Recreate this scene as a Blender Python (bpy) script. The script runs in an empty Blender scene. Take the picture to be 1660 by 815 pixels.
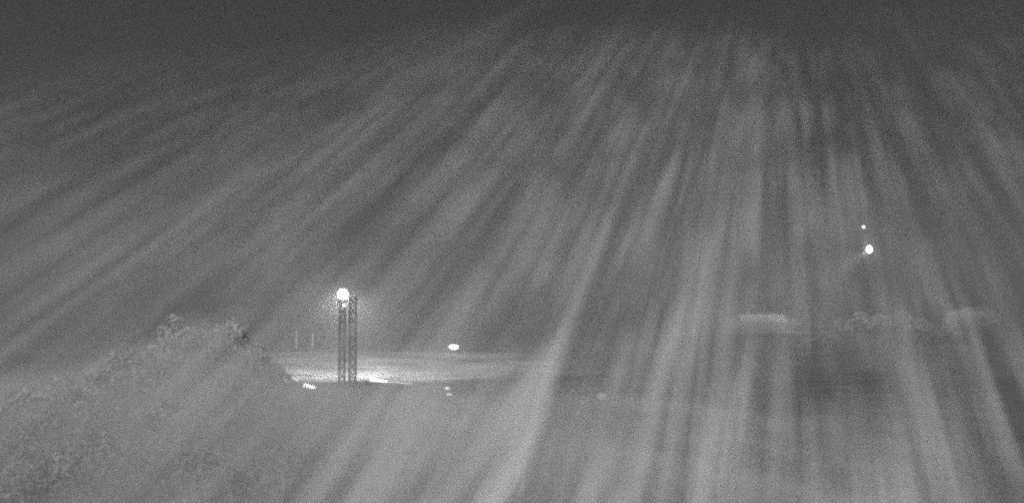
import bpy, bmesh, math, random
import numpy as np
from mathutils import Vector

random.seed(7)
rng = np.random.default_rng(7)
R = math.radians
scn = bpy.context.scene
COL = scn.collection

# ------------------------------------------------------------------ camera
F = 1780.0                       # focal length in photo pixels (photo 1660 x 815)
PITCH = math.atan(92.5 / F)
CAM = Vector((0.0, 0.0, 22.0))
cam = bpy.data.cameras.new("camera")
cam.sensor_width = 36.0
cam.lens = 36.0 * F / 1660.0
cam.clip_start = 0.5
cam.clip_end = 8000.0
camo = bpy.data.objects.new("camera", cam)
camo.location = CAM
camo.rotation_euler = (R(90) + PITCH, 0, 0)
COL.objects.link(camo)
scn.camera = camo

# ------------------------------------------------------------------ sky, moonlike sun, exposure
SUN_EL, SUN_AZ = R(30), R(195)           # azimuth from +Y towards +X
world = bpy.data.worlds.new("World")
scn.world = world
world.use_nodes = True
wn, wl = world.node_tree.nodes, world.node_tree.links
wn.clear()
w_out = wn.new("ShaderNodeOutputWorld")
w_bg = wn.new("ShaderNodeBackground")
w_bw = wn.new("ShaderNodeRGBToBW")       # the camera is a monochrome night camera
w_sky = wn.new("ShaderNodeTexSky")
w_sky.sky_type = 'NISHITA'
w_sky.sun_disc = False
w_sky.sun_elevation = SUN_EL
w_sky.sun_rotation = SUN_AZ
w_sky.air_density = 1.0
w_sky.dust_density = 3.0
w_bg.inputs["Strength"].default_value = 0.004
wl.new(w_sky.outputs[0], w_bw.inputs[0])
wl.new(w_bw.outputs[0], w_bg.inputs["Color"])
wl.new(w_bg.outputs[0], w_out.inputs["Surface"])

world.cycles.sampling_method = 'NONE'
sun = bpy.data.lights.new("sun", 'SUN')
sun.energy = 3.1
sun.angle = R(12)
sun.color = (1, 1, 1)
suno = bpy.data.objects.new("sun", sun)
sd = Vector((math.sin(SUN_AZ) * math.cos(SUN_EL), math.cos(SUN_AZ) * math.cos(SUN_EL), math.sin(SUN_EL)))
suno.rotation_euler = (-sd).to_track_quat('-Z', 'Y').to_euler()
suno.location = (0, 0, 300)
COL.objects.link(suno)

scn.view_settings.view_transform = 'Standard'
scn.view_settings.look = 'None'
scn.view_settings.gamma = 1.0
scn.view_settings.use_curve_mapping = False
scn.view_settings.exposure = 0.0
scn.cycles.use_denoising = False          # a grainy low-light camera
scn.cycles.pixel_filter_type = 'GAUSSIAN'
scn.cycles.filter_width = 3.2              # with a soft lens
scn.cycles.volume_bounces = 0
scn.cycles.sample_clamp_direct = 30.0
scn.cycles.sample_clamp_indirect = 2.0
scn.cycles.max_bounces = 2
scn.cycles.diffuse_bounces = 1
scn.cycles.transparent_max_bounces = 64
scn.cycles.use_adaptive_sampling = True
scn.cycles.adaptive_threshold = 0.04
scn.cycles.adaptive_min_samples = 32

# ------------------------------------------------------------------ helpers
def ray(px, py):
    a, b = (px - 830.0) / F, -(py - 407.5) / F
    c, s = math.cos(PITCH), math.sin(PITCH)
    return Vector((a, c - b * s, s + b * c))
def at(px, py, d):
    """the point d metres ahead of the camera that shows at this pixel of the photograph"""
    v = ray(px, py)
    return CAM + v * (d / v.y)
def smooth(a, b, x):
    t = min(1.0, max(0.0, (x - a) / (b - a)))
    return t * t * (3 - 2 * t)

def mesh_obj(name, verts, faces, mat, parent=None, smooth_shade=False):
    me = bpy.data.meshes.new(name)
    me.from_pydata(verts, [], faces)
    me.materials.append(mat)
    if smooth_shade:
        me.polygons.foreach_set("use_smooth", [True] * len(me.polygons))
    me.update()
    o = bpy.data.objects.new(name, me)
    COL.objects.link(o)
    if parent is not None:
        o.parent = parent
    return o
def empty(name, loc, rz=0.0):
    o = bpy.data.objects.new(name, None)
    o.location = loc
    o.rotation_euler = (0, 0, rz)
    o.empty_display_size = 0.5
    COL.objects.link(o)
    return o
def tag(o, label, cat=None, group=None, kind=None):
    if label: o["label"] = label
    if cat: o["category"] = cat
    if group: o["group"] = group
    if kind: o["kind"] = kind
    return o

class MB:
    def __init__(self): self.v, self.f = [], []
    def box(self, c, s, rz=0.0):
        n = len(self.v); cr, sr = math.cos(rz), math.sin(rz)
        for z in (-.5, .5):
            for x, y in ((-.5, -.5), (.5, -.5), (.5, .5), (-.5, .5)):
                X, Y = x * s[0], y * s[1]
                self.v.append((c[0] + X * cr - Y * sr, c[1] + X * sr + Y * cr, c[2] + z * s[2]))
        for q in ((0, 3, 2, 1), (4, 5, 6, 7), (0, 1, 5, 4), (1, 2, 6, 5), (2, 3, 7, 6), (3, 0, 4, 7)):
            self.f.append(tuple(n + i for i in q))
        return self
    def bar(self, p, q, r0, r1=None, sides=6):
        p, q = Vector(p), Vector(q)
        if r1 is None: r1 = r0
        d = (q - p).normalized()
        u = d.orthogonal().normalized(); w = d.cross(u)
        n = len(self.v)
        for c, r in ((p, r0), (q, r1)):
            for k in range(sides):
                a = 2 * math.pi * k / sides
                self.v.append(tuple(c + u * (r * math.cos(a)) + w * (r * math.sin(a))))
        for k in range(sides):
            k2 = (k + 1) % sides
            self.f.append((n + k, n + k2, n + sides + k2, n + sides + k))
        self.f.append(tuple(n + k for k in reversed(range(sides))))
        self.f.append(tuple(n + sides + k for k in range(sides)))
        return self
    def blob(self, c, r, seg=12, ring=8, rough=0.0):
        n = len(self.v)
        self.v.append((c[0], c[1], c[2] + r[2]))
        for i in range(1, ring):
            t = math.pi * i / ring
            for k in range(seg):
                a = 2 * math.pi * k / seg
                j = 1 + rough * random.uniform(-1, 1)
                self.v.append((c[0] + r[0] * j * math.sin(t) * math.cos(a), c[1] + r[1] * j * math.sin(t) * math.sin(a), c[2] + r[2] * j * math.cos(t)))
        self.v.append((c[0], c[1], c[2] - r[2]))
        for k in range(seg):
            k2 = (k + 1) % seg
            self.f.append((n, n + 1 + k, n + 1 + k2))
            for i in range(ring - 2):
                a = n + 1 + i * seg
                self.f.append((a + k, a + seg + k, a + seg + k2, a + k2))
            a = n + 1 + (ring - 2) * seg
            self.f.append((a + k, len(self.v) - 1, a + k2))
        return self
    def build(self, name, mat, parent=None, smooth_shade=False):
        return mesh_obj(name, self.v, self.f, mat, parent, smooth_shade)

# ------------------------------------------------------------------ materials (all grey: a monochrome night camera)
def new_mat(name):
    m = bpy.data.materials.new(name); m.use_nodes = True
    n, l = m.node_tree.nodes, m.node_tree.links
    n.clear()
    out = n.new("ShaderNodeOutputMaterial")
    return m, n, l, out
def surface(name, lo, hi, scale=1.0, rough=0.85, bump=0.0, stretch=(1, 1, 1), detail=6, metal=0.0):
    m, n, l, out = new_mat(name)
    b = n.new("ShaderNodeBsdfPrincipled"); b.inputs["Roughness"].default_value = rough
    b.inputs["Metallic"].default_value = metal
    b.inputs["Specular IOR Level"].default_value = 0.25
    tc = n.new("ShaderNodeTexCoord"); mp = n.new("ShaderNodeMapping"); mp.inputs["Scale"].default_value = stretch
    nz = n.new("ShaderNodeTexNoise"); nz.inputs["Scale"].default_value = scale; nz.inputs["Detail"].default_value = detail
    nz.inputs["Roughness"].default_value = 0.62
    cr = n.new("ShaderNodeValToRGB")
    cr.color_ramp.elements[0].position = 0.32; cr.color_ramp.elements[0].color = (lo, lo, lo, 1)
    cr.color_ramp.elements[1].position = 0.68; cr.color_ramp.elements[1].color = (hi, hi, hi, 1)
    l.new(tc.outputs["Object"], mp.inputs[0]); l.new(mp.outputs[0], nz.inputs["Vector"])
    l.new(nz.outputs["Fac"], cr.inputs[0]); l.new(cr.outputs[0], b.inputs["Base Color"])
    if bump:
        bp = n.new("ShaderNodeBump"); bp.inputs["Strength"].default_value = bump; bp.inputs["Distance"].default_value = 0.3
        l.new(nz.outputs["Fac"], bp.inputs["Height"]); l.new(bp.outputs[0], b.inputs["Normal"])
    l.new(b.outputs[0], out.inputs["Surface"])
    return m
def glow(name, strength):
    m, n, l, out = new_mat(name)
    e = n.new("ShaderNodeEmission"); e.inputs["Color"].default_value = (1, 1, 1, 1); e.inputs["Strength"].default_value = strength
    l.new(e.outputs[0], out.inputs["Surface"])
    m.cycles.emission_sampling = 'NONE'          # the lamps' light comes from the beams beside them
    return m
def volume(name, density, grey, aniso=0.0):
    m, n, l, out = new_mat(name)
    v = n.new("ShaderNodeVolumePrincipled")
    v.inputs["Color"].default_value = (grey, grey, grey, 1)
    v.inputs["Density"].default_value = density
    v.inputs["Anisotropy"].default_value = aniso
    l.new(v.outputs[0], out.inputs["Volume"])
    return m

M = {}
M["yard"] = surface("pale_yard", 0.4, 0.8, 0.05, 0.8, 0.0, (0.7, 2.6, 1))
M["steel"] = surface("dark_steel", 0.035, 0.08, 1.5, 0.6, 0.0)
M["steel_pale"] = surface("galvanised_steel", 0.35, 0.5, 1.5, 0.5, 0.0)
M["concrete"] = surface("concrete", 0.25, 0.42, 0.8, 0.9, 0.3)
M["sheet"] = surface("pale_sheeting", 0.5, 0.65, 0.6, 0.6, 0.0)
M["roof_white"] = surface("white_roof", 0.7, 0.85, 0.8, 0.7, 0.0)
M["roof_old"] = surface("weathered_roof", 0.25, 0.45, 0.35, 0.8, 0.0)
M["dark"] = surface("dark_paint", 0.05, 0.09, 1.0, 0.7, 0.0)
M["bark"] = surface("bark", 0.12, 0.22, 2.0, 0.9, 0.4)
M["leaf_a"] = surface("leaves_a", 0.25, 0.8, 0.3, 0.8)
M["leaf_b"] = surface("leaves_b", 0.3, 0.82, 0.3, 0.8)
M["scrub"] = surface("scrub_leaves", 0.3, 0.6, 0.08, 0.85)
M["stone"] = surface("pale_stone", 0.5, 0.75, 1.2, 0.9, 0.3)
M["lamp"] = glow("lamp_glass", 9.0)
M["lamp_and_glint"] = glow("lamp_glint_glow", 14.0)  # small lamps, and the glowing highlights on the rim walls
M["lamp_and_glint_dim"] = glow("dim_lamp_glint_glow", 3.2)  # bollard head, its glowing base glint and the faint wall highlights

# ground: pale vegetation on the left and middle, darker on the right
def ground_material():
    m, n, l, out = new_mat("ground")
    b = n.new("ShaderNodeBsdfPrincipled"); b.inputs["Roughness"].default_value = 0.95
    b.inputs["Specular IOR Level"].default_value = 0.1
    tc = n.new("ShaderNodeTexCoord")
    nz = n.new("ShaderNodeTexNoise"); nz.inputs["Scale"].default_value = 0.06; nz.inputs["Detail"].default_value = 8; nz.inputs["Roughness"].default_value = 0.65
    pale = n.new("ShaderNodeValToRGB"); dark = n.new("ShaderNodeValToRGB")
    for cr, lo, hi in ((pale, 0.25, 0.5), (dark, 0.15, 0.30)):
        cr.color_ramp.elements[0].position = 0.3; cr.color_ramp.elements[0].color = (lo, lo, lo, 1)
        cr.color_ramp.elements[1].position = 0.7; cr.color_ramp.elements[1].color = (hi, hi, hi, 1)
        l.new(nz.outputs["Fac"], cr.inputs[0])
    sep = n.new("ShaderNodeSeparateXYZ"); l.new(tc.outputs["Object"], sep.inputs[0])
    # the border of the darker part runs from near the camera's right obliquely into the distance
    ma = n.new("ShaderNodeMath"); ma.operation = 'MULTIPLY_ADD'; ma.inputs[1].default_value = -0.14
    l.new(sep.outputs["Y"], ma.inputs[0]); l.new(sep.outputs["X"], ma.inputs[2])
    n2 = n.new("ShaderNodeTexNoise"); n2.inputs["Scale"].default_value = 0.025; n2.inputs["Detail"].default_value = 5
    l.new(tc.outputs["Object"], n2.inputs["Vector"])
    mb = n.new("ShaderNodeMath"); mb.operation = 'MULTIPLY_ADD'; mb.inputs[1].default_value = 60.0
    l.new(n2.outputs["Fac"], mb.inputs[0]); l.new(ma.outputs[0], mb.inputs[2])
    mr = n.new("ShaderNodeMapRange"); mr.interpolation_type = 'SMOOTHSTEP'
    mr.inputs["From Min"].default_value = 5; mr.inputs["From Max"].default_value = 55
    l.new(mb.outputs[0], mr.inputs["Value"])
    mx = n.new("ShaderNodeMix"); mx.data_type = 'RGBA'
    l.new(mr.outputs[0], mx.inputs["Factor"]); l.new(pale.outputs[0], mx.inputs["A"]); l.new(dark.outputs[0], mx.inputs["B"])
    l.new(tc.outputs["Object"], nz.inputs["Vector"])
    l.new(mx.outputs["Result"], b.inputs["Base Color"])
    bp = n.new("ShaderNodeBump"); bp.inputs["Strength"].default_value = 0.5; bp.inputs["Distance"].default_value = 0.6
    l.new(nz.outputs["Fac"], bp.inputs["Height"]); l.new(bp.outputs[0], b.inputs["Normal"])
    l.new(b.outputs[0], out.inputs["Surface"])
    return m
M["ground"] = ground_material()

# ------------------------------------------------------------------ terrain
def height(x, y):
    z = 6.7 * smooth(302, 470, y) * (1 - smooth(490, 760, y))
    z += (10.6 - z) * smooth(58, 92, x) * smooth(335, 425, y) * (1 - smooth(640, 900, y))
    z += 2.5 * smooth(-30, -70, x) * (1 - smooth(200, 290, y))
    z += 0.5 * math.sin(x * 0.09 + 1.3) * math.sin(y * 0.07) * (1 - smooth(250, 300, y))
    return z
def axis(stops):
    out = []
    for (a, b, s) in stops:
        k = int(round((b - a) / s))
        out += [a + (b - a) * i / k for i in range(k)]
    out.append(stops[-1][1])
    return out
xs = axis([(-1400, -240, 80), (-240, 260, 4), (260, 1400, 76)])
ys = axis([(-60, 60, 30), (60, 560, 4), (560, 920, 15), (920, 2900, 110)])
gv = [(x, y, height(x, y)) for y in ys for x in xs]
nx = len(xs)
gf = [(j * nx + i, j * nx + i + 1, (j + 1) * nx + i + 1, (j + 1) * nx + i) for j in range(len(ys) - 1) for i in range(nx - 1)]
tag(mesh_obj("ground", gv, gf, M["ground"], smooth_shade=True), "rough ground with pale growth, darker on the right", kind="structure")

def yard_material():
    """worn pale surface, thinning out into the ground's own tone towards the rim"""
    m = surface("pale_yard", 0.3, 0.85, 0.06, 0.8, 0.0, (0.8, 1.3, 1))
    n, l = m.node_tree.nodes, m.node_tree.links
    ramp = next(k for k in n if k.type == 'VALTORGB'); bs = next(k for k in n if k.type == 'BSDF_PRINCIPLED')
    tc = next(k for k in n if k.type == 'TEX_COORD')
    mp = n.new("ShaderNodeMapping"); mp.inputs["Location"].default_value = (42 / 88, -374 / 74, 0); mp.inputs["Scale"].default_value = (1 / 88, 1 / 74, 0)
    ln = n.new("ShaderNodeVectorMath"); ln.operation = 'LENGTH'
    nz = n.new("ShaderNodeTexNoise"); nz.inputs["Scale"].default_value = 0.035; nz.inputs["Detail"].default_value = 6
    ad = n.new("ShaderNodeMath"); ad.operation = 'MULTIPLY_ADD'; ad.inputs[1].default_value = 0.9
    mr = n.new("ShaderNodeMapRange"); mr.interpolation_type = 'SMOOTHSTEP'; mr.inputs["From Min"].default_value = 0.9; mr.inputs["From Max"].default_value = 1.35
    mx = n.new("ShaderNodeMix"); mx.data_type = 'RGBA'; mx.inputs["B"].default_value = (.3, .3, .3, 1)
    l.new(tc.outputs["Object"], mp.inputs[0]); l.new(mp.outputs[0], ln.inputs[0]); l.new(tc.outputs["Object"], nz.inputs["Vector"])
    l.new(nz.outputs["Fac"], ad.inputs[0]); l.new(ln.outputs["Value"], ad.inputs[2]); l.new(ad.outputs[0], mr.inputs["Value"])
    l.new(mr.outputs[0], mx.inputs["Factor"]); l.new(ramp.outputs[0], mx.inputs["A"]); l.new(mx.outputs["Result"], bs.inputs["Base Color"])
    return m
M["yard"] = yard_material()
# pale yard, a raised slab of worn surface behind the tower
YC, YR = (-42.0, 374.0), (88.0, 74.0)
def yard_rim(a):
    return 1 + 0.05 * math.sin(3 * a + 1) + 0.035 * math.sin(5 * a + 0.4) + 0.02 * math.sin(9 * a)
v, f = [], []
NA, NR = 96, 24
for j in range(NR + 1):
    for k in range(NA):
        a = 2 * math.pi * k / NA; r = yard_rim(a) * j / NR
        x, y = YC[0] + YR[0] * r * math.cos(a), YC[1] + YR[1] * r * math.sin(a)
        v.append((x, y, height(x, y) + 0.22 - 0.34 * smooth(.86, 1.0, j / NR)))
for k in range(NA):
    a = 2 * math.pi * k / NA; r = yard_rim(a)
    x, y = YC[0] + YR[0] * r * math.cos(a), YC[1] + YR[1] * r * math.sin(a)
    v.append((x, y, height(x, y) - 0.3))
for j in range(NR + 1):
    for k in range(NA):
        k2 = (k + 1) % NA
        f.append((j * NA + k, (j + 1) * NA + k, (j + 1) * NA + k2, j * NA + k2))
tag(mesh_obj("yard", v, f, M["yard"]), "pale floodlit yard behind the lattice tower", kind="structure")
def yz(x, y): return height(x, y) + 0.22

# ------------------------------------------------------------------ floodlight tower: two lattice columns
TX, TY = at(563, 630, 301).x, 301.0
PXM = 301.0 / F                                   # metres per photo pixel at the tower
tower = empty("floodlight_tower", (TX, TY, height(TX, TY)))
tag(tower, "dark twin lattice floodlight tower standing at the near rim of the lit yard", "tower")
def lattice_column(parent, cx, w, h, bay, r_leg, r_brace, mat, cy=0.0, top_w=None):
    top_w = top_w or w
    def corner(sx, sy, z):
        ww = w + (top_w - w) * z / h
        return (cx + sx * ww / 2, cy + sy * ww / 2, z)
    for sx in (-1, 1):
        for sy in (-1, 1):
            MB().bar(corner(sx, sy, -0.3), corner(sx, sy, h), r_leg, r_leg * 0.8).build("leg", mat, parent)
    nb = max(2, int(round(h / bay)))
    mb = MB()
    ring = [(-1, -1), (1, -1), (1, 1), (-1, 1)]
    for b in range(nb):
        z0, z1 = h * b / nb, h * (b + 1) / nb
        for k in range(4):
            p, q = ring[k], ring[(k + 1) % 4]
            mb.bar(corner(*q, z0), corner(*p, z1), r_brace, sides=4)
            mb.bar(corner(*p, z0), corner(*q, z1), r_brace, sides=4)
            mb.bar(corner(*p, z1), corner(*q, z1), r_brace * 0.9, sides=4)
    mb.build("bracing", mat, parent)
H_L, H_R = 24.6, 25.2
lattice_column(tower, (554 - 563) * PXM, 1.55, H_L, 2.4, 0.17, 0.10, M["steel"])
lattice_column(tower, (571 - 563) * PXM, 1.75, H_R, 2.4, 0.19, 0.11, M["steel"])
for z in (3.5, 8.0, 13.4, 18.0, 22.5):
    for y in (-0.75, 0.75):
        MB().bar(((549 - 563) * PXM, y, z), ((577 - 563) * PXM, y, z), 0.10, sides=4).build("tie_beam", M["steel"], tower)
MB().box((0.0, 0, 13.65), (5.0, 2.3, 0.16)).build("platform", M["steel"], tower)
mb = MB()                                          # pale ladder under the lamps
for s in (-0.22, 0.22):
    mb.bar(((556.5 - 563) * PXM + s, -1.05, 12.5), ((556.5 - 563) * PXM + s, -1.05, 24.0), 0.07, sides=4)
for i in range(28):
    mb.bar(((556.5 - 563) * PXM - 0.22, -1.05, 12.7 + i * 0.4), ((556.5 - 563) * PXM + 0.22, -1.05, 12.7 + i * 0.4), 0.05, sides=4)
mb.build("ladder", M["steel_pale"], tower)
MB().box(((571 - 563) * PXM, 0, H_R + 0.06), (2.3, 2.3, 0.12)).build("cap", M["steel"], tower)
MB().box(((571 - 563) * PXM, 0, -0.1), (2.6, 2.6, 0.7)).build("footing", M["concrete"], tower)
MB().box(((554 - 563) * PXM, 0, -0.1), (2.4, 2.4, 0.7)).build("footing", M["concrete"], tower)
# lamp crown: a round cluster of seven floodlight heads
LX, LZ = (554.5 - 563) * PXM, 25.95
MB().bar((LX, 0.35, H_L - 0.2), (LX, 0.35, LZ + 0.6), 0.14).build("lamp_bracket", M["steel"], tower)
for k in range(7):
    a = 2 * math.pi * k / 6
    ox, oz = (0, 0) if k == 6 else (.80 * math.cos(a), .80 * math.sin(a))
    hd = MB().bar((LX + ox, -0.1, LZ + oz), (LX + ox, 0.4, LZ + oz), 0.66, 0.4, sides=16).build("floodlight", M["steel"], tower)
    MB().blob((LX + ox, -0.12, LZ + oz), (0.70, 0.22, 0.70), 16, 8).build("lamp_glass", M["lamp"], hd, True)
MB().blob((( 557.5 - 563) * PXM, -1.15, H_L - 1.7), (0.22, 0.2, 0.4), 10, 6).build("work_lamp", M["lamp_and_glint"], tower, True)

def spot(name, loc, target, power, angle, blend, radius, parent=None):
    li = bpy.data.lights.new(name, 'SPOT')
    li.energy = power; li.spot_size = R(angle); li.spot_blend = blend; li.shadow_soft_size = radius
    o = bpy.data.objects.new(name, li)
    d = Vector(target) - Vector(loc)
    o.location = loc
    o.rotation_euler = d.to_track_quat('-Z', 'Y').to_euler()
    COL.objects.link(o)
    return o
TB = Vector((TX, TY, height(TX, TY)))
YARD_POWER = 6.0e5
spot("floodlight_beam", TB + Vector((LX, 1.4, LZ)), (-66, 372, 3), YARD_POWER, 72, 1.0, 0.8)
spot("floodlight_beam", TB + Vector((LX, 1.4, LZ - 0.4)), (-26, 362, 2.5), YARD_POWER * 0.5, 68, 1.0, 0.8)

# ------------------------------------------------------------------ low rim walls of the yard
def rim_wall(pts, name, label):
    """low wall following ground points, a concrete body and a coping"""
    root = empty(name, (pts[0].x, pts[0].y, height(pts[0].x, pts[0].y)))
    o0 = root.location
    for part, w, z0, z1, mat in (("body", 0.5, -0.4, 1.0, M["concrete"]), ("coping", 0.66, 1.003, 1.16, M["concrete"])):
        vv, ff = [], []
        n = len(pts)
        for i, p in enumerate(pts):
            t = (pts[min(i + 1, n - 1)] - pts[max(i - 1, 0)]); t.z = 0; t.normalize()
            nrm = Vector((-t.y, t.x, 0)) * (w / 2)
            zb = height(p.x, p.y)
            for s, z in ((-1, z0), (1, z0), (1, z1), (-1, z1)):
                q = p + nrm * s
                vv.append((q.x - o0.x, q.y - o0.y, zb + z - o0.z))
        for i in range(n - 1):
            a = i * 4
            for k in range(4):
                k2 = (k + 1) % 4
                ff.append((a + k, a + k2, a + 4 + k2, a + 4 + k))
        ff.append((3, 2, 1, 0)); a = (n - 1) * 4; ff.append((a, a + 1, a + 2, a + 3))
        mesh_obj(part, vv, ff, mat, root)
    tag(root, label, "wall")
    return root
def gp(px, py, z=1.2):
    """point at height z over the flat ground under this pixel"""
    v = ray(px, py); t = (z - CAM.z) / v.z
    return CAM + v * t
def curve_pts(pp, n):
    out = []
    for i in range(n):
        t = i / (n - 1) * (len(pp) - 1); k = min(int(t), len(pp) - 2); u = t - k
        out.append(gp(pp[k][0] * (1 - u) + pp[k + 1][0] * u, pp[k][1] * (1 - u) + pp[k + 1][1] * u))
    return out
def wall_highlight(pa, pb, r, mat, label):  # glowing tube added as the floodlit highlight along the wall top
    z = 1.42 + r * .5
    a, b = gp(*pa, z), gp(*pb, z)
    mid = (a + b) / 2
    root = empty("wall_highlight", (mid.x, mid.y, height(mid.x, mid.y) + 1.16))
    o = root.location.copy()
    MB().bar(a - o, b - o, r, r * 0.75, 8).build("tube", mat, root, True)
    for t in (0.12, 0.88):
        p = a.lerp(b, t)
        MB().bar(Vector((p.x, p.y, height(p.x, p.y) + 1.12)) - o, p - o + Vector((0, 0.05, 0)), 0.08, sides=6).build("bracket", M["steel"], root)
    tag(root, label, "lamp", "glowing highlights along the yard rim")
rim_wall(curve_pts([(452, 603), (478, 616.5), (502, 628.5), (520, 635)], 12), "low_wall", "low concrete rim wall slanting down to the left of the tower foot")
rim_wall(curve_pts([(592, 617), (640, 621.5), (700, 626)], 12), "low_wall", "low concrete rim wall running right from the tower foot")
wall_highlight((494.5, 624), (509.5, 627.5), 0.42, M["lamp_and_glint"], "short bright glowing highlight on the wall left of the tower")
wall_highlight((474.5, 613.5), (483, 617), 0.2, M["lamp_and_glint_dim"], "thin faint glowing highlight farthest left on the slanting wall")
wall_highlight((601, 615), (627, 618), 0.26, M["lamp_and_glint"], "long bright glowing highlight on the wall right of the tower")
wall_highlight((631, 618.6), (668, 621.3), 0.14, M["lamp_and_glint_dim"], "long faint glowing highlight continuing the wall highlight to the right")

# ------------------------------------------------------------------ other lamps
def post_lamp(px, py, d, rx, rz, label, name="post_lamp"):
    p = at(px, py, d); g = height(p.x, p.y)
    root = empty(name, (p.x, p.y, g)); hz = p.z - g
    MB().bar((0, 0, -0.3), (0, 0, hz - rz * 0.6), 0.14, 0.09, 8).build("post", M["steel"], root)
    MB().box((0, 0, 0.05), (0.6, 0.6, 0.3)).build("base", M["concrete"], root)
    MB().box((0, 0.25, hz + rz + 0.06), (rx * 1.5, 0.9, 0.1)).build("hood", M["steel"], root)
    MB().blob((0, 0, hz), (rx, 0.5, rz), 20, 10).build("lamp_glass", M["lamp"], root, True)
    tag(root, label, "lamp")
    return root
post_lamp(735.5, 562, 412, 1.75, 0.85, "flat oval lamp shining alone to the right of the lit yard")
p = at(724, 638, 280); g = height(p.x, p.y)
bol = empty("bollard_lamp", (p.x, p.y, g))
hz = at(724, 629.5, 280).z - g
MB().bar((0, 0, -0.2), (0, 0, hz), 0.22, 0.2, 10).build("post", M["steel_pale"], bol)
MB().blob((0.1, -0.1, hz + 0.1), (0.55, 0.3, 0.34), 12, 8).build("lamp_glass", M["lamp_and_glint_dim"], bol, True)
MB().box((0.75, -0.1, at(724, 638.5, 280).z - g), (1.3, 0.5, 0.35)).build("base_glint", M["lamp_and_glint_dim"], bol)  # glowing box stands in for the glint on the lit base
tag(bol, "small hook-shaped bollard lamp right of the rim wall", "lamp")

# two pale poles beyond the yard's far rim
for px, top, bot, lab in ((480.5, 538, 566, "thin pale pole behind the yard, the left one of two"), (507, 541, 568, "thin pale pole behind the yard, the right one of two")):
    d = 440.0
    p = at(px, top, d); g = height(p.x, p.y)
    root = empty("pole", (p.x, p.y, g))
    MB().bar((0, 0, -0.4), (0, 0, p.z - g), 0.26, 0.18, 8).build("shaft", M["roof_white"], root)
    MB().blob((0, 0, p.z - g + 0.15), (0.26, 0.26, 0.22), 10, 6).build("finial", M["roof_white"], root)
    MB().box((0, 0, 0.1), (1.0, 1.0, 0.5)).build("footing", M["concrete"], root)
    tag(root, lab, "pole", "pale poles behind the yard")

# ------------------------------------------------------------------ right plateau: tall mast, two pale sheds
MD = 530.0
mp_ = at(1403, 404, MD); MXx = mp_.x
mg = height(MXx, MD)
mast = empty("lamp_mast", (MXx, MD, mg))
HM = at(1400, 366, MD).z - mg
lattice_column(mast, 0, 3.0, HM - 0.6, 5.0, 0.11, 0.05, M["steel"], top_w=0.9)
hz = mp_.z - mg
MB().box((0.9, -1.0, hz - 0.2), (3.2, 0.5, 0.25)).build("lamp_arm", M["steel"], mast)
ox = at(1408, 404, MD).x - MXx
hd = MB().bar((ox, -1.0, hz), (ox, -0.4, hz), 1.7, 1.0, 16).build("floodlight", M["steel"], mast)
MB().blob((ox, -1.05, hz), (1.5, 0.5, 1.95), 18, 10).build("lamp_glass", M["lamp"], hd, True)
MB().blob((at(1399.5, 368, MD).x - MXx, -0.4, at(1399.5, 368, MD).z - mg), (0.5, 0.45, 0.5), 12, 8).build("beacon", M["lamp_and_glint"], mast, True)
MB().box((0, 0, 0.1), (4.2, 4.2, 0.7)).build("footing", M["concrete"], mast)
tag(mast, "tall faint lattice mast with a bright lamp and a small beacon above it", "mast")
MAST_POWER = 0.9e5
for tx, k in ((-51, 6.0), (49, 1.3)):
    spot("mast_beam", (MXx + ox, MD - 1.8, mg + hz), (MXx + tx, MD + 2, mg + 5), MAST_POWER * k, 50, 1.0, 0.8)

bl = bpy.data.lights.new("mast_lamp_glow", 'POINT'); bl.energy = 1.6e4; bl.shadow_soft_size = 1.5
blo = bpy.data.objects.new("mast_lamp_glow", bl); blo.location = (MXx + ox, MD - 3.6, mg + hz); COL.objects.link(blo)

def shed(px0, px1, top, d, depth, label, ridge_shift=0.0):
    a, b = at(px0, top, d), at(px1, top, d)
    w = b.x - a.x; cx = (a.x + b.x) / 2
    g = min(height(cx, d), height(a.x, d), height(b.x, d))
    root = empty("shed", (cx, d + depth / 2, g))
    he = a.z - g; eave = he * 0.62
    hw, hd_ = w / 2, depth / 2
    MB().box((0, 0, eave / 2 - 0.3), (w - 0.8, depth - 0.8, eave + 0.6)).build("wall", M["concrete"], root)
    # gable ends
    vv = [(-hw + .4, -hd_ + .4, eave), (-hw + .4, hd_ - .4, eave), (-hw + .4, 0, he - .25), (hw - .4, -hd_ + .4, eave), (hw - .4, hd_ - .4, eave), (hw - .4, 0, he - .25)]
    mesh_obj("gable", vv, [(0, 2, 1), (3, 4, 5), (0, 3, 5, 2), (1, 2, 5, 4)], M["concrete"], root)
    # roof of separate sheets
    n = 8
    for s in (-1, 1):
        for i in range(n):
            x0, x1 = -hw + w * i / n + 0.03, -hw + w * (i + 1) / n - 0.03
            lift = 0.05 * (i % 2)
            q = [(x0, s * (hd_ + .3), eave - .15 + lift), (x1, s * (hd_ + .3), eave - .15 + lift), (x1, s * 0.02, he + lift), (x0, s * 0.02, he + lift)]
            q2 = [(x, y, z + 0.12) for x, y, z in q]
            mesh_obj("roof_sheet", q + q2, [(3, 2, 1, 0), (4, 5, 6, 7), (0, 1, 5, 4), (1, 2, 6, 5), (2, 3, 7, 6), (3, 0, 4, 7)], M["roof_old"], root)
    tag(root, label, "shed", "pale sheds below the mast")
shed(1200, 1276, 511, 528, 15, "pale low shed lit on its roof, left of the mast")
shed(1545, 1604, 505, 532, 15, "pale low shed lit on its roof, right of the mast")

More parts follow.
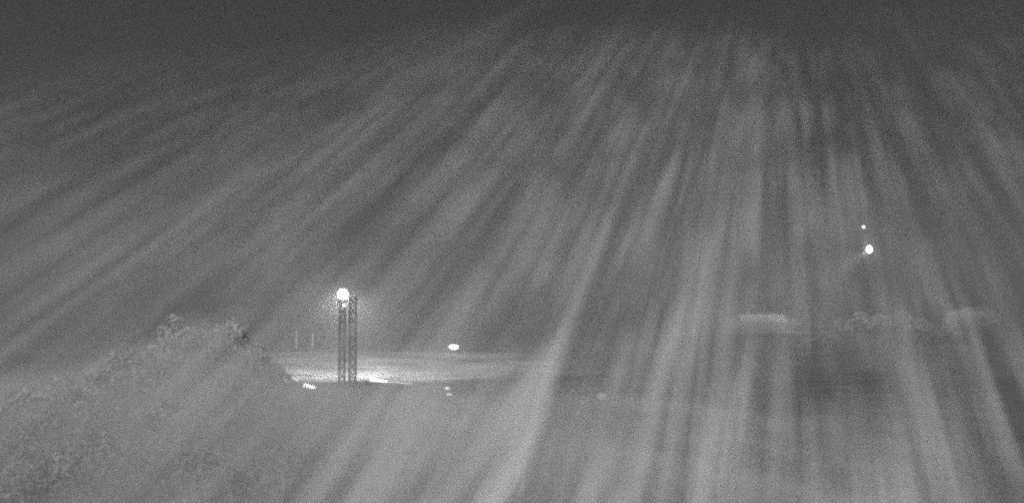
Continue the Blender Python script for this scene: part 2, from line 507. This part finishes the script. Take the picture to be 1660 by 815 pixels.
# ------------------------------------------------------------------ small things in the foreground
hut_d = 112.0
a, b = at(656, 812, hut_d), at(724, 812, hut_d)
cx = (a.x + b.x) / 2; hg = height(cx, hut_d + 1.5)
hut = empty("hut", (cx, hut_d + 1.5, hg))
w = b.x - a.x; top = a.z - hg
MB().box((0, 0, (top - .2) / 2 - .2), (w - .4, 2.8, top - .2 + .4)).build("wall", M["sheet"], hut)
n = 6
for i in range(n):
    MB().box((-w / 2 + w * (i + .5) / n, 0, top - 0.09), (w / n - 0.03, 3.3, 0.16)).build("roof_board", M["roof_white"], hut)
dr = MB().box((-0.5, -1.43, top * 0.42), (0.9, 0.06, top * 0.8)).build("door", M["dark"], hut)
MB().box((-0.15, -1.48, top * 0.42), (0.06, 0.06, 0.18)).build("handle", M["steel_pale"], dr)
tag(hut, "white flat roof edge of a hut cut off by the bottom of the picture", "hut")
p = at(976, 643, 262); g = height(p.x, p.y)
tag(MB().blob((0, 0, 0), (1.35, 1.1, 1.15), 14, 9, 0.09).build("boulder", M["stone"]), "single pale boulder among the scrub right of the yard", "boulder").location = (p.x, p.y, max(g + 0.6, p.z))

# ------------------------------------------------------------------ trees on the left slope
def leaf_cloud(centers, radii, n, size):
    """small randomly turned leaf clumps spread through several lobes"""
    c = np.array(centers); r = np.array(radii)
    w = r[:, 0] * r[:, 1] * r[:, 2]; idx = rng.choice(len(c), n, p=w / w.sum())
    d = rng.normal(size=(n, 3)); d /= np.linalg.norm(d, axis=1)[:, None]
    rad = rng.uniform(0, 1, n) ** 0.42
    p = c[idx] + d * rad[:, None] * r[idx] * (1 + 0.12 * rng.normal(size=(n, 1)))
    u = rng.normal(size=(n, 3)); u /= np.linalg.norm(u, axis=1)[:, None]
    t = rng.normal(size=(n, 3)); t -= (t * u).sum(1)[:, None] * u; t /= np.linalg.norm(t, axis=1)[:, None]
    s = size * rng.uniform(0.5, 1.3, (n, 1))
    v = np.stack([p - u * s, p + t * s * 0.45, p + u * s, p - t * s * 0.45], 1).reshape(-1, 3)
    return v
def cloud_obj(name, v, mat, parent):
    me = bpy.data.meshes.new(name)
    n = len(v) // 4
    me.from_pydata(v.tolist(), [], np.arange(4 * n).reshape(n, 4).tolist())
    me.materials.append(mat)
    o = bpy.data.objects.new(name, me); COL.objects.link(o); o.parent = parent
    return o
def tree(px, top_py, d, wpx, label, mat, group="trees on the left slope"):
    p = at(px, top_py, d); g = height(p.x, p.y); h = p.z - g
    w = wpx * d / F
    root = empty("tree", (p.x, p.y, g), 0)
    tag(root, label, "tree", group)
    tr = MB()
    bend = random.uniform(-.04, .04) * h
    pts = [Vector((0, 0, -.4)), Vector((bend * .4, 0, h * .22)), Vector((bend, bend * .5, h * .45)), Vector((bend * 1.2, bend * .3, h * .86))]
    rr = [0.035 * h * .7, .026 * h * .7, .018 * h * .7, .004 * h]
    for i in range(3): tr.bar(pts[i], pts[i + 1], rr[i], rr[i + 1], 8)
    cs, rs = [], []
    nl = 9
    for k in range(nl):
        z = h * random.uniform(.35, .9); a = 2.4 * k + random.uniform(-.4, .4)
        reach = w * .5 * (1 - .75 * max(0, (z / h - .5) * 2)) * random.uniform(.4, .85)
        q = Vector((reach * math.cos(a), reach * math.sin(a), z))
        base = Vector((bend * z / h, 0, z * .72))
        tr.bar(base, q, .012 * h * .6, .003 * h, 5)
        rad = w * random.uniform(.16, .27)
        cs.append(tuple(q)); rs.append((rad, rad, min(rad * .8, max(.5, h - z))))
    cs.append((bend * 1.2, 0, h * .86)); rs.append((w * .17, w * .17, h * .14))
    cs.append((0, 0, h * .55)); rs.append((w * .34, w * .34, h * .3))
    tr.build("trunk", M["bark"], root)
    cloud_obj("crown", leaf_cloud(cs, rs, 3000, 0.0034 * d + 0.06), mat, root)
TREES = [
    (28, 628, 122, 120, "tree at the left picture edge with a ragged crown"),
    (92, 608, 136, 120, "round tree second from the left picture edge"),
    (160, 594, 150, 110, "tree in the rising row, third from the left edge"),
    (225, 560, 168, 110, "tree just left of the tallest crown on the slope"),
    (292, 511, 186, 115, "tallest tree of the left slope, its crown topping the row"),
    (342, 536, 198, 80, "slim tree between the two tallest crowns"),
    (378, 519, 204, 95, "tall tree nearest the yard on the skyline of the slope"),
    (418, 558, 222, 76, "tree beside the yard at the right end of the row"),
    (150, 680, 112, 150, "broad tree below the left part of the row"),
    (262, 650, 124, 150, "broad tree below the tallest crown"),
    (362, 618, 150, 130, "broad tree in the second row near the yard"),
    (420, 640, 172, 100, "low tree in front of the slanting rim wall"),
    (50, 728, 98, 190, "near broad tree in the lower left corner"),
    (318, 722, 106, 170, "near tree in the middle of the lower left"),
    (452, 716, 126, 150, "near tree lowest below the slanting rim wall"),
]
for i, (px, ty, d, w, lab) in enumerate(TREES):
    tree(px, ty, d, w, lab, M["leaf_a"] if i % 2 else M["leaf_b"])

for px, ty, w, lab in ((1366, 522, 30, "faint small tree left of the mast foot"), (1394, 509, 34, "faint tree standing at the mast foot"),
                       (1424, 514, 30, "faint small tree just right of the mast foot"), (1464, 508, 30, "faint tree farther right of the mast foot"), (1495, 520, 30, "faint low tree between the mast and the right shed")):
    tree(px, ty, 522 + random.uniform(-5, 5), w, lab, M["leaf_a"], "trees round the mast foot")

# scrub: low growth covering the near ground
def scrub():
    n = 9000
    y = 84 + (318 - 84) * rng.uniform(0, 1, n) ** 0.75
    x = (rng.uniform(-0.52, 0.52, n)) * y
    keep = ~((np.abs(x - hut.location.x) < 3.2) & (np.abs(y - hut.location.y) < 2.8))
    x, y = x[keep], y[keep]; n = len(x)
    dark_part = np.clip((x - 0.14 * y + 18 - 5) / 40, 0, 1) * 0.99      # little grows on the darker part
    keep = rng.uniform(0, 1, n) > dark_part
    x, y = x[keep], y[keep]; n = len(x)
    big = rng.uniform(0.35, 1.0, n) * (0.6 + 0.9 * rng.uniform(0, 1, n) ** 4)
    z = np.array([height(a, b) for a, b in zip(x, y)])
    L = 18
    ci = np.repeat(np.arange(n), L); m = n * L
    d = rng.normal(size=(m, 3)); d /= np.linalg.norm(d, axis=1)[:, None]
    r = rng.uniform(0, 1, m) ** .5
    c = np.stack([x, y, z + big * .55], 1)[ci]
    p = c + d * (r * big[ci])[:, None] * np.array([1.3, 1.3, .75])
    u = rng.normal(size=(m, 3)); u /= np.linalg.norm(u, axis=1)[:, None]
    t = rng.normal(size=(m, 3)); t -= (t * u).sum(1)[:, None] * u; t /= np.linalg.norm(t, axis=1)[:, None]
    s = (0.16 * big[ci] + .08)[:, None] * rng.uniform(.6, 1.3, (m, 1))
    v = np.stack([p - u * s, p + t * s * .5, p + u * s, p - t * s * .5], 1).reshape(-1, 3)
    tag(cloud_obj("scrub", v, M["scrub"], None), "low ragged scrub covering the near ground", kind="stuff")
scrub()

# ------------------------------------------------------------------ wind-driven streamers of mist and fine snow
# each streamer is a long soft body of lit mist, blown from far upper right down towards the camera
STREAMS = [
    # points (photo pixel positions, lower/nearer end first), width in px, strength 0..2
    ([(-40, 332), (150, 282), (280, 238), (460, 192)], 34, 1),
    ([(-30, 462), (90, 416), (200, 372), (400, 290), (520, 230)], 34, 1),
    ([(40, 560), (227, 460), (294, 423), (430, 352), (560, 262)], 36, 1),
    ([(300, 520), (454, 385), (520, 308), (644, 175), (760, 100)], 40, 1),
    ([(470, 480), (600, 388), (693, 307), (745, 232), (850, 118)], 30, 2),
    ([(380, 500), (470, 420), (560, 350), (640, 260)], 24, 0),
    ([(620, 500), (750, 378), (825, 288), (900, 190), (960, 110)], 28, 2),
    ([(690, 510), (790, 390), (868, 295), (930, 200)], 24, 1),
    ([(740, 560), (800, 480), (850, 420), (900, 330)], 30, 0),
    ([(790, 600), (855, 480), (905, 370), (960, 270), (1010, 190)], 28, 2),
    ([(860, 680), (920, 520), (965, 410), (1010, 310), (1060, 200)], 26, 2),
    ([(955, 530), (1000, 425), (1042, 350), (1095, 260), (1130, 180)], 20, 2),
    ([(845, 770), (872, 670), (898, 580), (925, 500)], 34, 2),
    ([(905, 790), (945, 660), (985, 530), (1010, 470)], 30, 1),
    ([(985, 790), (1022, 650), (1050, 540), (1095, 420), (1120, 330)], 30, 2),
    ([(1040, 760), (1075, 620), (1105, 500), (1130, 400)], 24, 1),
    ([(1085, 760), (1115, 620), (1150, 520), (1190, 450)], 24, 1),
    ([(1172, 840), (1182, 740), (1195, 640), (1215, 560)], 34, 2),
    ([(1240, 840), (1243, 680), (1238, 520), (1232, 340), (1228, 160)], 36, 1),
    ([(1130, 470), (1145, 380), (1160, 270), (1168, 180)], 44, 0),
    ([(1185, 420), (1205, 320), (1218, 220), (1222, 120)], 52, 0),
    ([(1275, 560), (1292, 430), (1300, 300), (1290, 150)], 44, 0),
    ([(1403, 850), (1400, 780), (1396, 710), (1390, 640)], 36, 2),
    ([(1365, 760), (1358, 660), (1348, 580)], 28, 0),
    ([(1540, 840), (1518, 740), (1494, 660), (1470, 570)], 44, 1),
    ([(1610, 850), (1592, 770), (1566, 670), (1540, 590)], 42, 1),
    ([(1640, 420), (1560, 350), (1490, 264), (1412, 153), (1370, 80)], 36, 0),
    ([(1480, 420), (1440, 320), (1410, 220), (1390, 140)], 30, 0),
    ([(1445, 820), (1440, 720), (1430, 620)], 30, 0),
    ([(190, 800), (320, 702), (450, 606), (560, 540)], 44, 1),
    ([(-30, 800), (110, 726), (250, 640), (370, 545), (520, 440)], 52, 0),
    ([(470, 850), (585, 720), (690, 610), (770, 520)], 44, 1),
    ([(590, 840), (680, 745), (770, 640), (830, 540)], 44, 1),
    ([(680, 850), (770, 740), (850, 640), (890, 570)], 54, 2),
    ([(770, 850), (820, 780), (862, 690)], 54, 2),
    ([(360, 840), (470, 730), (560, 660), (640, 590)], 40, 0),
    ([(940, 850), (965, 790), (985, 740)], 40, 1),
    ([(680, 130), (780, 60), (900, -10)], 44, 0),
    ([(560, 200), (690, 110), (820, 30)], 40, 0),
    ([(840, 260), (900, 170), (980, 80), (1040, 10)], 40, 0),
    ([(-30, 560), (120, 480), (260, 400), (380, 335)], 34, 0),
    ([(250, 600), (520, 350), (760, 110)], 150, 3),
    ([(450, 700), (690, 420), (880, 130)], 160, 3),
    ([(700, 820), (880, 480), (1000, 140)], 170, 3),
    ([(950, 850), (1060, 470), (1110, 140)], 160, 3),
    ([(60, 540), (380, 330), (660, 110)], 130, 3),
    ([(1200, 850), (1215, 480), (1215, 160)], 140, 3),
]
def catmull(pts, n):
    P = [np.array(p, float) for p in pts]
    P = [2 * P[0] - P[1]] + P + [2 * P[-1] - P[-2]]
    out = []
    m = len(P) - 3
    for i in range(n):
        t = i / (n - 1) * m; k = min(int(t), m - 1); u = t - k
        a, b, c, d = P[k:k + 4]
        out.append(.5 * ((2 * b) + (-a + c) * u + (2 * a - 5 * b + 4 * c - d) * u * u + (-a + 3 * b - 3 * c + d) * u ** 3))
    return out
def streamer(pp, wpx, d_near, d_far, dpx=0.0, tails=(.5, .35)):
    n = 22
    e0, e1 = np.array(pp[0], float), np.array(pp[-1], float)     # long thin tails at both ends
    pp = [tuple(e0 + (e0 - np.array(pp[1])) * tails[0])] + list(pp) + [tuple(e1 + (e1 - np.array(pp[-2])) * tails[1])]
    q = catmull(pp, n)
    cs, rs, ts = [], [], []
    ph = random.uniform(0, 6.28)
    for i, p in enumerate(q):
        t = i / (n - 1)
        d = d_near + (d_far - d_near) * t
        cs.append(np.array(at(p[0] + dpx * (1 - .4 * t), p[1], d)))
        taper = max(0.02, math.sin(math.pi * min(1, max(0, t * .98 + .01))))
        rs.append(0.5 * wpx * d / F * (.5 + .5 * taper) * (1 - .25 * t) * (1 + .12 * math.sin(ph + 7 * t)))
        ts.append(max(.02, taper ** 1.5))
    return cs, rs, ts
def tube(cs, rs, ts, scale):
    """flattened spindle: it keeps its width but thins out to nothing at both ends"""
    v, f = [], []; sides = 12
    cut = int(round((1 - scale) * 5))                # inner bodies are shorter as well as thinner
    cs, rs, ts = cs[cut:len(cs) - cut], rs[cut:len(rs) - cut], ts[cut:len(ts) - cut]; n = len(cs)
    for i in range(n):
        t = Vector(cs[min(i + 1, n - 1)] - cs[max(i - 1, 0)]).normalized()
        u = t.cross(Vector((0, 1, 0.02))).normalized(); w = t.cross(u)
        for k in range(sides):
            a = 2 * math.pi * k / sides
            v.append(tuple(Vector(cs[i]) + (u * math.cos(a) + w * (math.sin(a) * ts[i])) * rs[i] * scale))
    for i in range(n - 1):
        for k in range(sides):
            k2 = (k + 1) % sides
            f.append((i * sides + k, i * sides + k2, (i + 1) * sides + k2, (i + 1) * sides + k))
    f.append(tuple(reversed(range(sides)))); f.append(tuple((n - 1) * sides + k for k in range(sides)))
    return v, f
LAYERS = []          # lists of streamers that do not touch, so each layer is one clean closed mesh
def add_stream(cs, rs, ts, s):
    c, r = np.array(cs), np.array(rs)
    for L in LAYERS:
        if L["s"] != s: continue
        ok = True
        for c2, r2, _ in L["t"]:
            dd = np.linalg.norm(c[:, None] - c2[None], axis=2)
            if (dd < (r[:, None] + r2[None]) * 1.1 + 1.5).any(): ok = False; break
        if ok:
            L["t"].append((c, r, ts)); return
    LAYERS.append({"s": s, "t": [(c, r, ts)]})
for pp, wpx, s in STREAMS:
    dn = random.uniform(55, 75); df = dn + random.uniform(45, 75)
    low = np.mean([p[1] for p in pp]) > 590           # nearest the camera the streamers are densest
    if low and pp[0][0] < 1000: dn = random.uniform(38, 50); df = dn + random.uniform(25, 40)
    if low and s < 3: s = (1, 2, 5)[s] if pp[0][0] < 1300 else (0, 1, 2)[s]
    if s == 3:
        add_stream(*streamer(pp, wpx * 1.5, dn, df, 0, (.5, .35)), s)
        continue
    for k in range(2):                                # two strands side by side
        off = (k - .5) * .55 * wpx * random.uniform(.5, 1.2)
        dn2 = dn + random.uniform(-8, 18)
        add_stream(*streamer(pp, wpx * random.uniform(.6, 1.15), dn2, dn2 + random.uniform(40, 70), off, (.5, 1.1 if low else .35)), s)
STREAM_DENS = (0.004, 0.008, 0.016, 0.004, 0.012, 0.046)
VM = [volume("mist_%s" % n, STREAM_DENS[i], 0.97, -0.5) for i, n in enumerate(("thin", "middle", "thick", "veil", "fine", "dense"))]
mist = empty("drifting_mist", (0, 60, 0))
tag(mist, "pale streamers of wind-driven mist slanting down across the whole view", kind="stuff")
for L in LAYERS:
    for sc_ in (1.0, 0.58):
        v, f = [], []
        for cs, rs, ts in L["t"]:
            a, b = tube(cs, rs, ts, sc_)
            n = len(v); v += a; f += [tuple(n + i for i in q) for q in b]
        o = mesh_obj("streamer", [(x, y - 60, z) for x, y, z in v], f, VM[L["s"]], mist)

# the sheet of fine wind-driven mist the streamers belong to: it slopes down towards the camera
# along the wind, and is drawn out into filaments in the wind's direction
WIND = ray(1268, -330).normalized()                   # where the wind comes from
U = WIND.cross(Vector((0, 0, 1))).normalized()
Nn = U.cross(WIND).normalized()                       # up out of the sheet
if Nn.z < 0: Nn = -Nn
from mathutils import Matrix
def filament_material():
    m, n, l, out = new_mat("filament_mist")
    tc = n.new("ShaderNodeTexCoord")
    sep = n.new("ShaderNodeSeparateXYZ"); l.new(tc.outputs["Object"], sep.inputs[0])
    def noise(scale, detail, rough):
        mp = n.new("ShaderNodeMapping"); mp.inputs["Scale"].default_value = scale; mp.inputs["Location"].default_value = (8.35, 4.3, 2.2)
        t = n.new("ShaderNodeTexNoise"); t.inputs["Scale"].default_value = 1.0; t.inputs["Detail"].default_value = detail; t.inputs["Roughness"].default_value = rough
        l.new(tc.outputs["Object"], mp.inputs[0]); l.new(mp.outputs[0], t.inputs["Vector"])
        return t.outputs["Fac"]
    def rng_(v, a, b):
        r = n.new("ShaderNodeMapRange"); r.inputs["From Min"].default_value = a; r.inputs["From Max"].default_value = b
        l.new(v, r.inputs["Value"]); return r.outputs[0]
    def math_(op, a, b):
        k = n.new("ShaderNodeMath"); k.operation = op
        for i, x in enumerate((a, b)):
            if isinstance(x, (int, float)): k.inputs[i].default_value = x
            else: l.new(x, k.inputs[i])
        return k.outputs[0]
    fil = rng_(noise((0.68, 0.16, 0.022), 2.5, 0.52), 0.38, 0.80)
    patch = rng_(noise((0.16, 0.02, 0.05), 2.0, 0.5), 0.30, 0.66)
    thin = math_('DIVIDE', FIL, math_('ADD', sep.outputs["Z"], 40.0))     # thins out upwind
    end = n.new("ShaderNodeMapRange"); end.inputs["From Min"].default_value = 172; end.inputs["From Max"].default_value = 55
    l.new(sep.outputs["Z"], end.inputs["Value"])
    dens = math_('MULTIPLY', math_('MULTIPLY', math_('MULTIPLY', fil, patch), thin), end.outputs[0])
    side = n.new("ShaderNodeMapRange"); side.inputs["From Min"].default_value = 4; side.inputs["From Max"].default_value = 34
    side.inputs["To Min"].default_value = 1.0; side.inputs["To Max"].default_value = 0.42
    l.new(sep.outputs["X"], side.inputs["Value"])                       # and towards its right-hand side
    dens = math_('MULTIPLY', dens, side.outputs[0])
    v = n.new("ShaderNodeVolumePrincipled")
    v.inputs["Color"].default_value = (.97, .97, .97, 1); v.inputs["Anisotropy"].default_value = -0.5
    l.new(dens, v.inputs["Density"])
    l.new(v.outputs[0], out.inputs["Volume"])
    m.cycles.volume_step_rate = FIL_STEP
    return m
FIL, FIL_STEP = 24.0, 0.2
sheet_v = [(x, y, z) for z in (-14, 172) for y in (-.7, .7) for x in (-140, 90)]
sheet = mesh_obj("sheet", sheet_v, [(0, 2, 3, 1), (4, 5, 7, 6), (0, 1, 5, 4), (1, 3, 7, 5), (3, 2, 6, 7), (2, 0, 4, 6)], filament_material(), mist)
org = CAM - Nn * 14.0                               # relative to the parent, 60 m ahead
sheet.matrix_basis = Matrix(((U.x, Nn.x, WIND.x, org.x), (U.y, Nn.y, WIND.y, org.y), (U.z, Nn.z, WIND.z, org.z), (0, 0, 0, 1)))

# ------------------------------------------------------------------ mist lying over the near slope
def bank_top(x, y, k):
    left = math.exp(-((x / y + .29) / .062) ** 2)
    z = 21.8 - y * ((92, 122, 158, 205)[k] - (49, 62, 78, 95)[k] * left) / F
    a, b = 1.7 * k, 2.9 * k + 1
    z += 1.3 * left * math.sin(x * .42 + y * .12 + b) + 1.1 * math.sin(x * .13 + y * .05 + a) + 0.9 * math.sin(x * .08 - y * .083 + b) + .8 * math.sin(x * .27 + a) * math.sin(y * .16 + b) + .5 * math.sin(x * .55 + b) * math.sin(y * .31 + a)
    edge = x - .06 * y + 9 * math.sin(y * .05 + b) + 8 * (k - 1.5)
    fade = (1 - smooth(-55, 58, edge)) ** 1.3 * smooth(58, 76, y) * (1 - smooth(200 - 12 * k, 285 - 8 * k, y)) * smooth(-150, -110, x)
    g = height(x, y)
    return g + max(0.0, z - g) * fade + .05 + .01 * k
bank = empty("ground_mist", (0, 170, 0))
tag(bank, "pale mist lying over the near slope and trees", kind="stuff")
puff_mat = volume("shed_mist", 0.05, 0.95, -0.2)
bank_mat = volume("low_mist", 0.0066, 0.95, -0.32)
for k in range(4):
    bx_ = axis([(-150, 118, 3)]); by_ = axis([(42, 290, 4)])
    bn = len(bx_)
    v = [(x, y - 170, bank_top(x, y, k)) for y in by_ for x in bx_]
    nt = len(v)
    v += [(x, y - 170, height(x, y) - .5 - .03 * k) for y in by_ for x in bx_]
    f = []
    for j in range(len(by_) - 1):
        for i in range(bn - 1):
            a = j * bn + i
            f.append((a, a + 1, a + bn + 1, a + bn)); f.append((nt + a, nt + a + bn, nt + a + bn + 1, nt + a + 1))
    rim = [i for i in range(bn)] + [j * bn + bn - 1 for j in range(1, len(by_))] + [(len(by_) - 1) * bn + i for i in range(bn - 2, -1, -1)] + [j * bn for j in range(len(by_) - 2, 0, -1)]
    for q in range(len(rim)):
        a, b = rim[q], rim[(q + 1) % len(rim)]
        f.append((b, a, nt + a, nt + b))
    mesh_obj("layer", v, f, bank_mat, bank)

for px, py, d, w, h in ((1237, 525, 520, 60, 20), (1576, 516, 524, 46, 20)):
    c = at(px, py, d)
    for k in (1.0, .7, .4):
        MB().blob((c.x, c.y - 170, c.z), (w * k * d / F, 9 * k, h * k * d / F), 20, 12).build("puff", puff_mat, bank)

# ------------------------------------------------------------------ haze: one even body of damp night air
hz_m = volume("haze_air", 0.0021, 0.53, 0.0)
hb = MB().box((0, 1400, 42.5), (3000, 3100, 91)).build("haze", hz_m)
tag(hb, "thin grey night haze filling the air", kind="stuff")
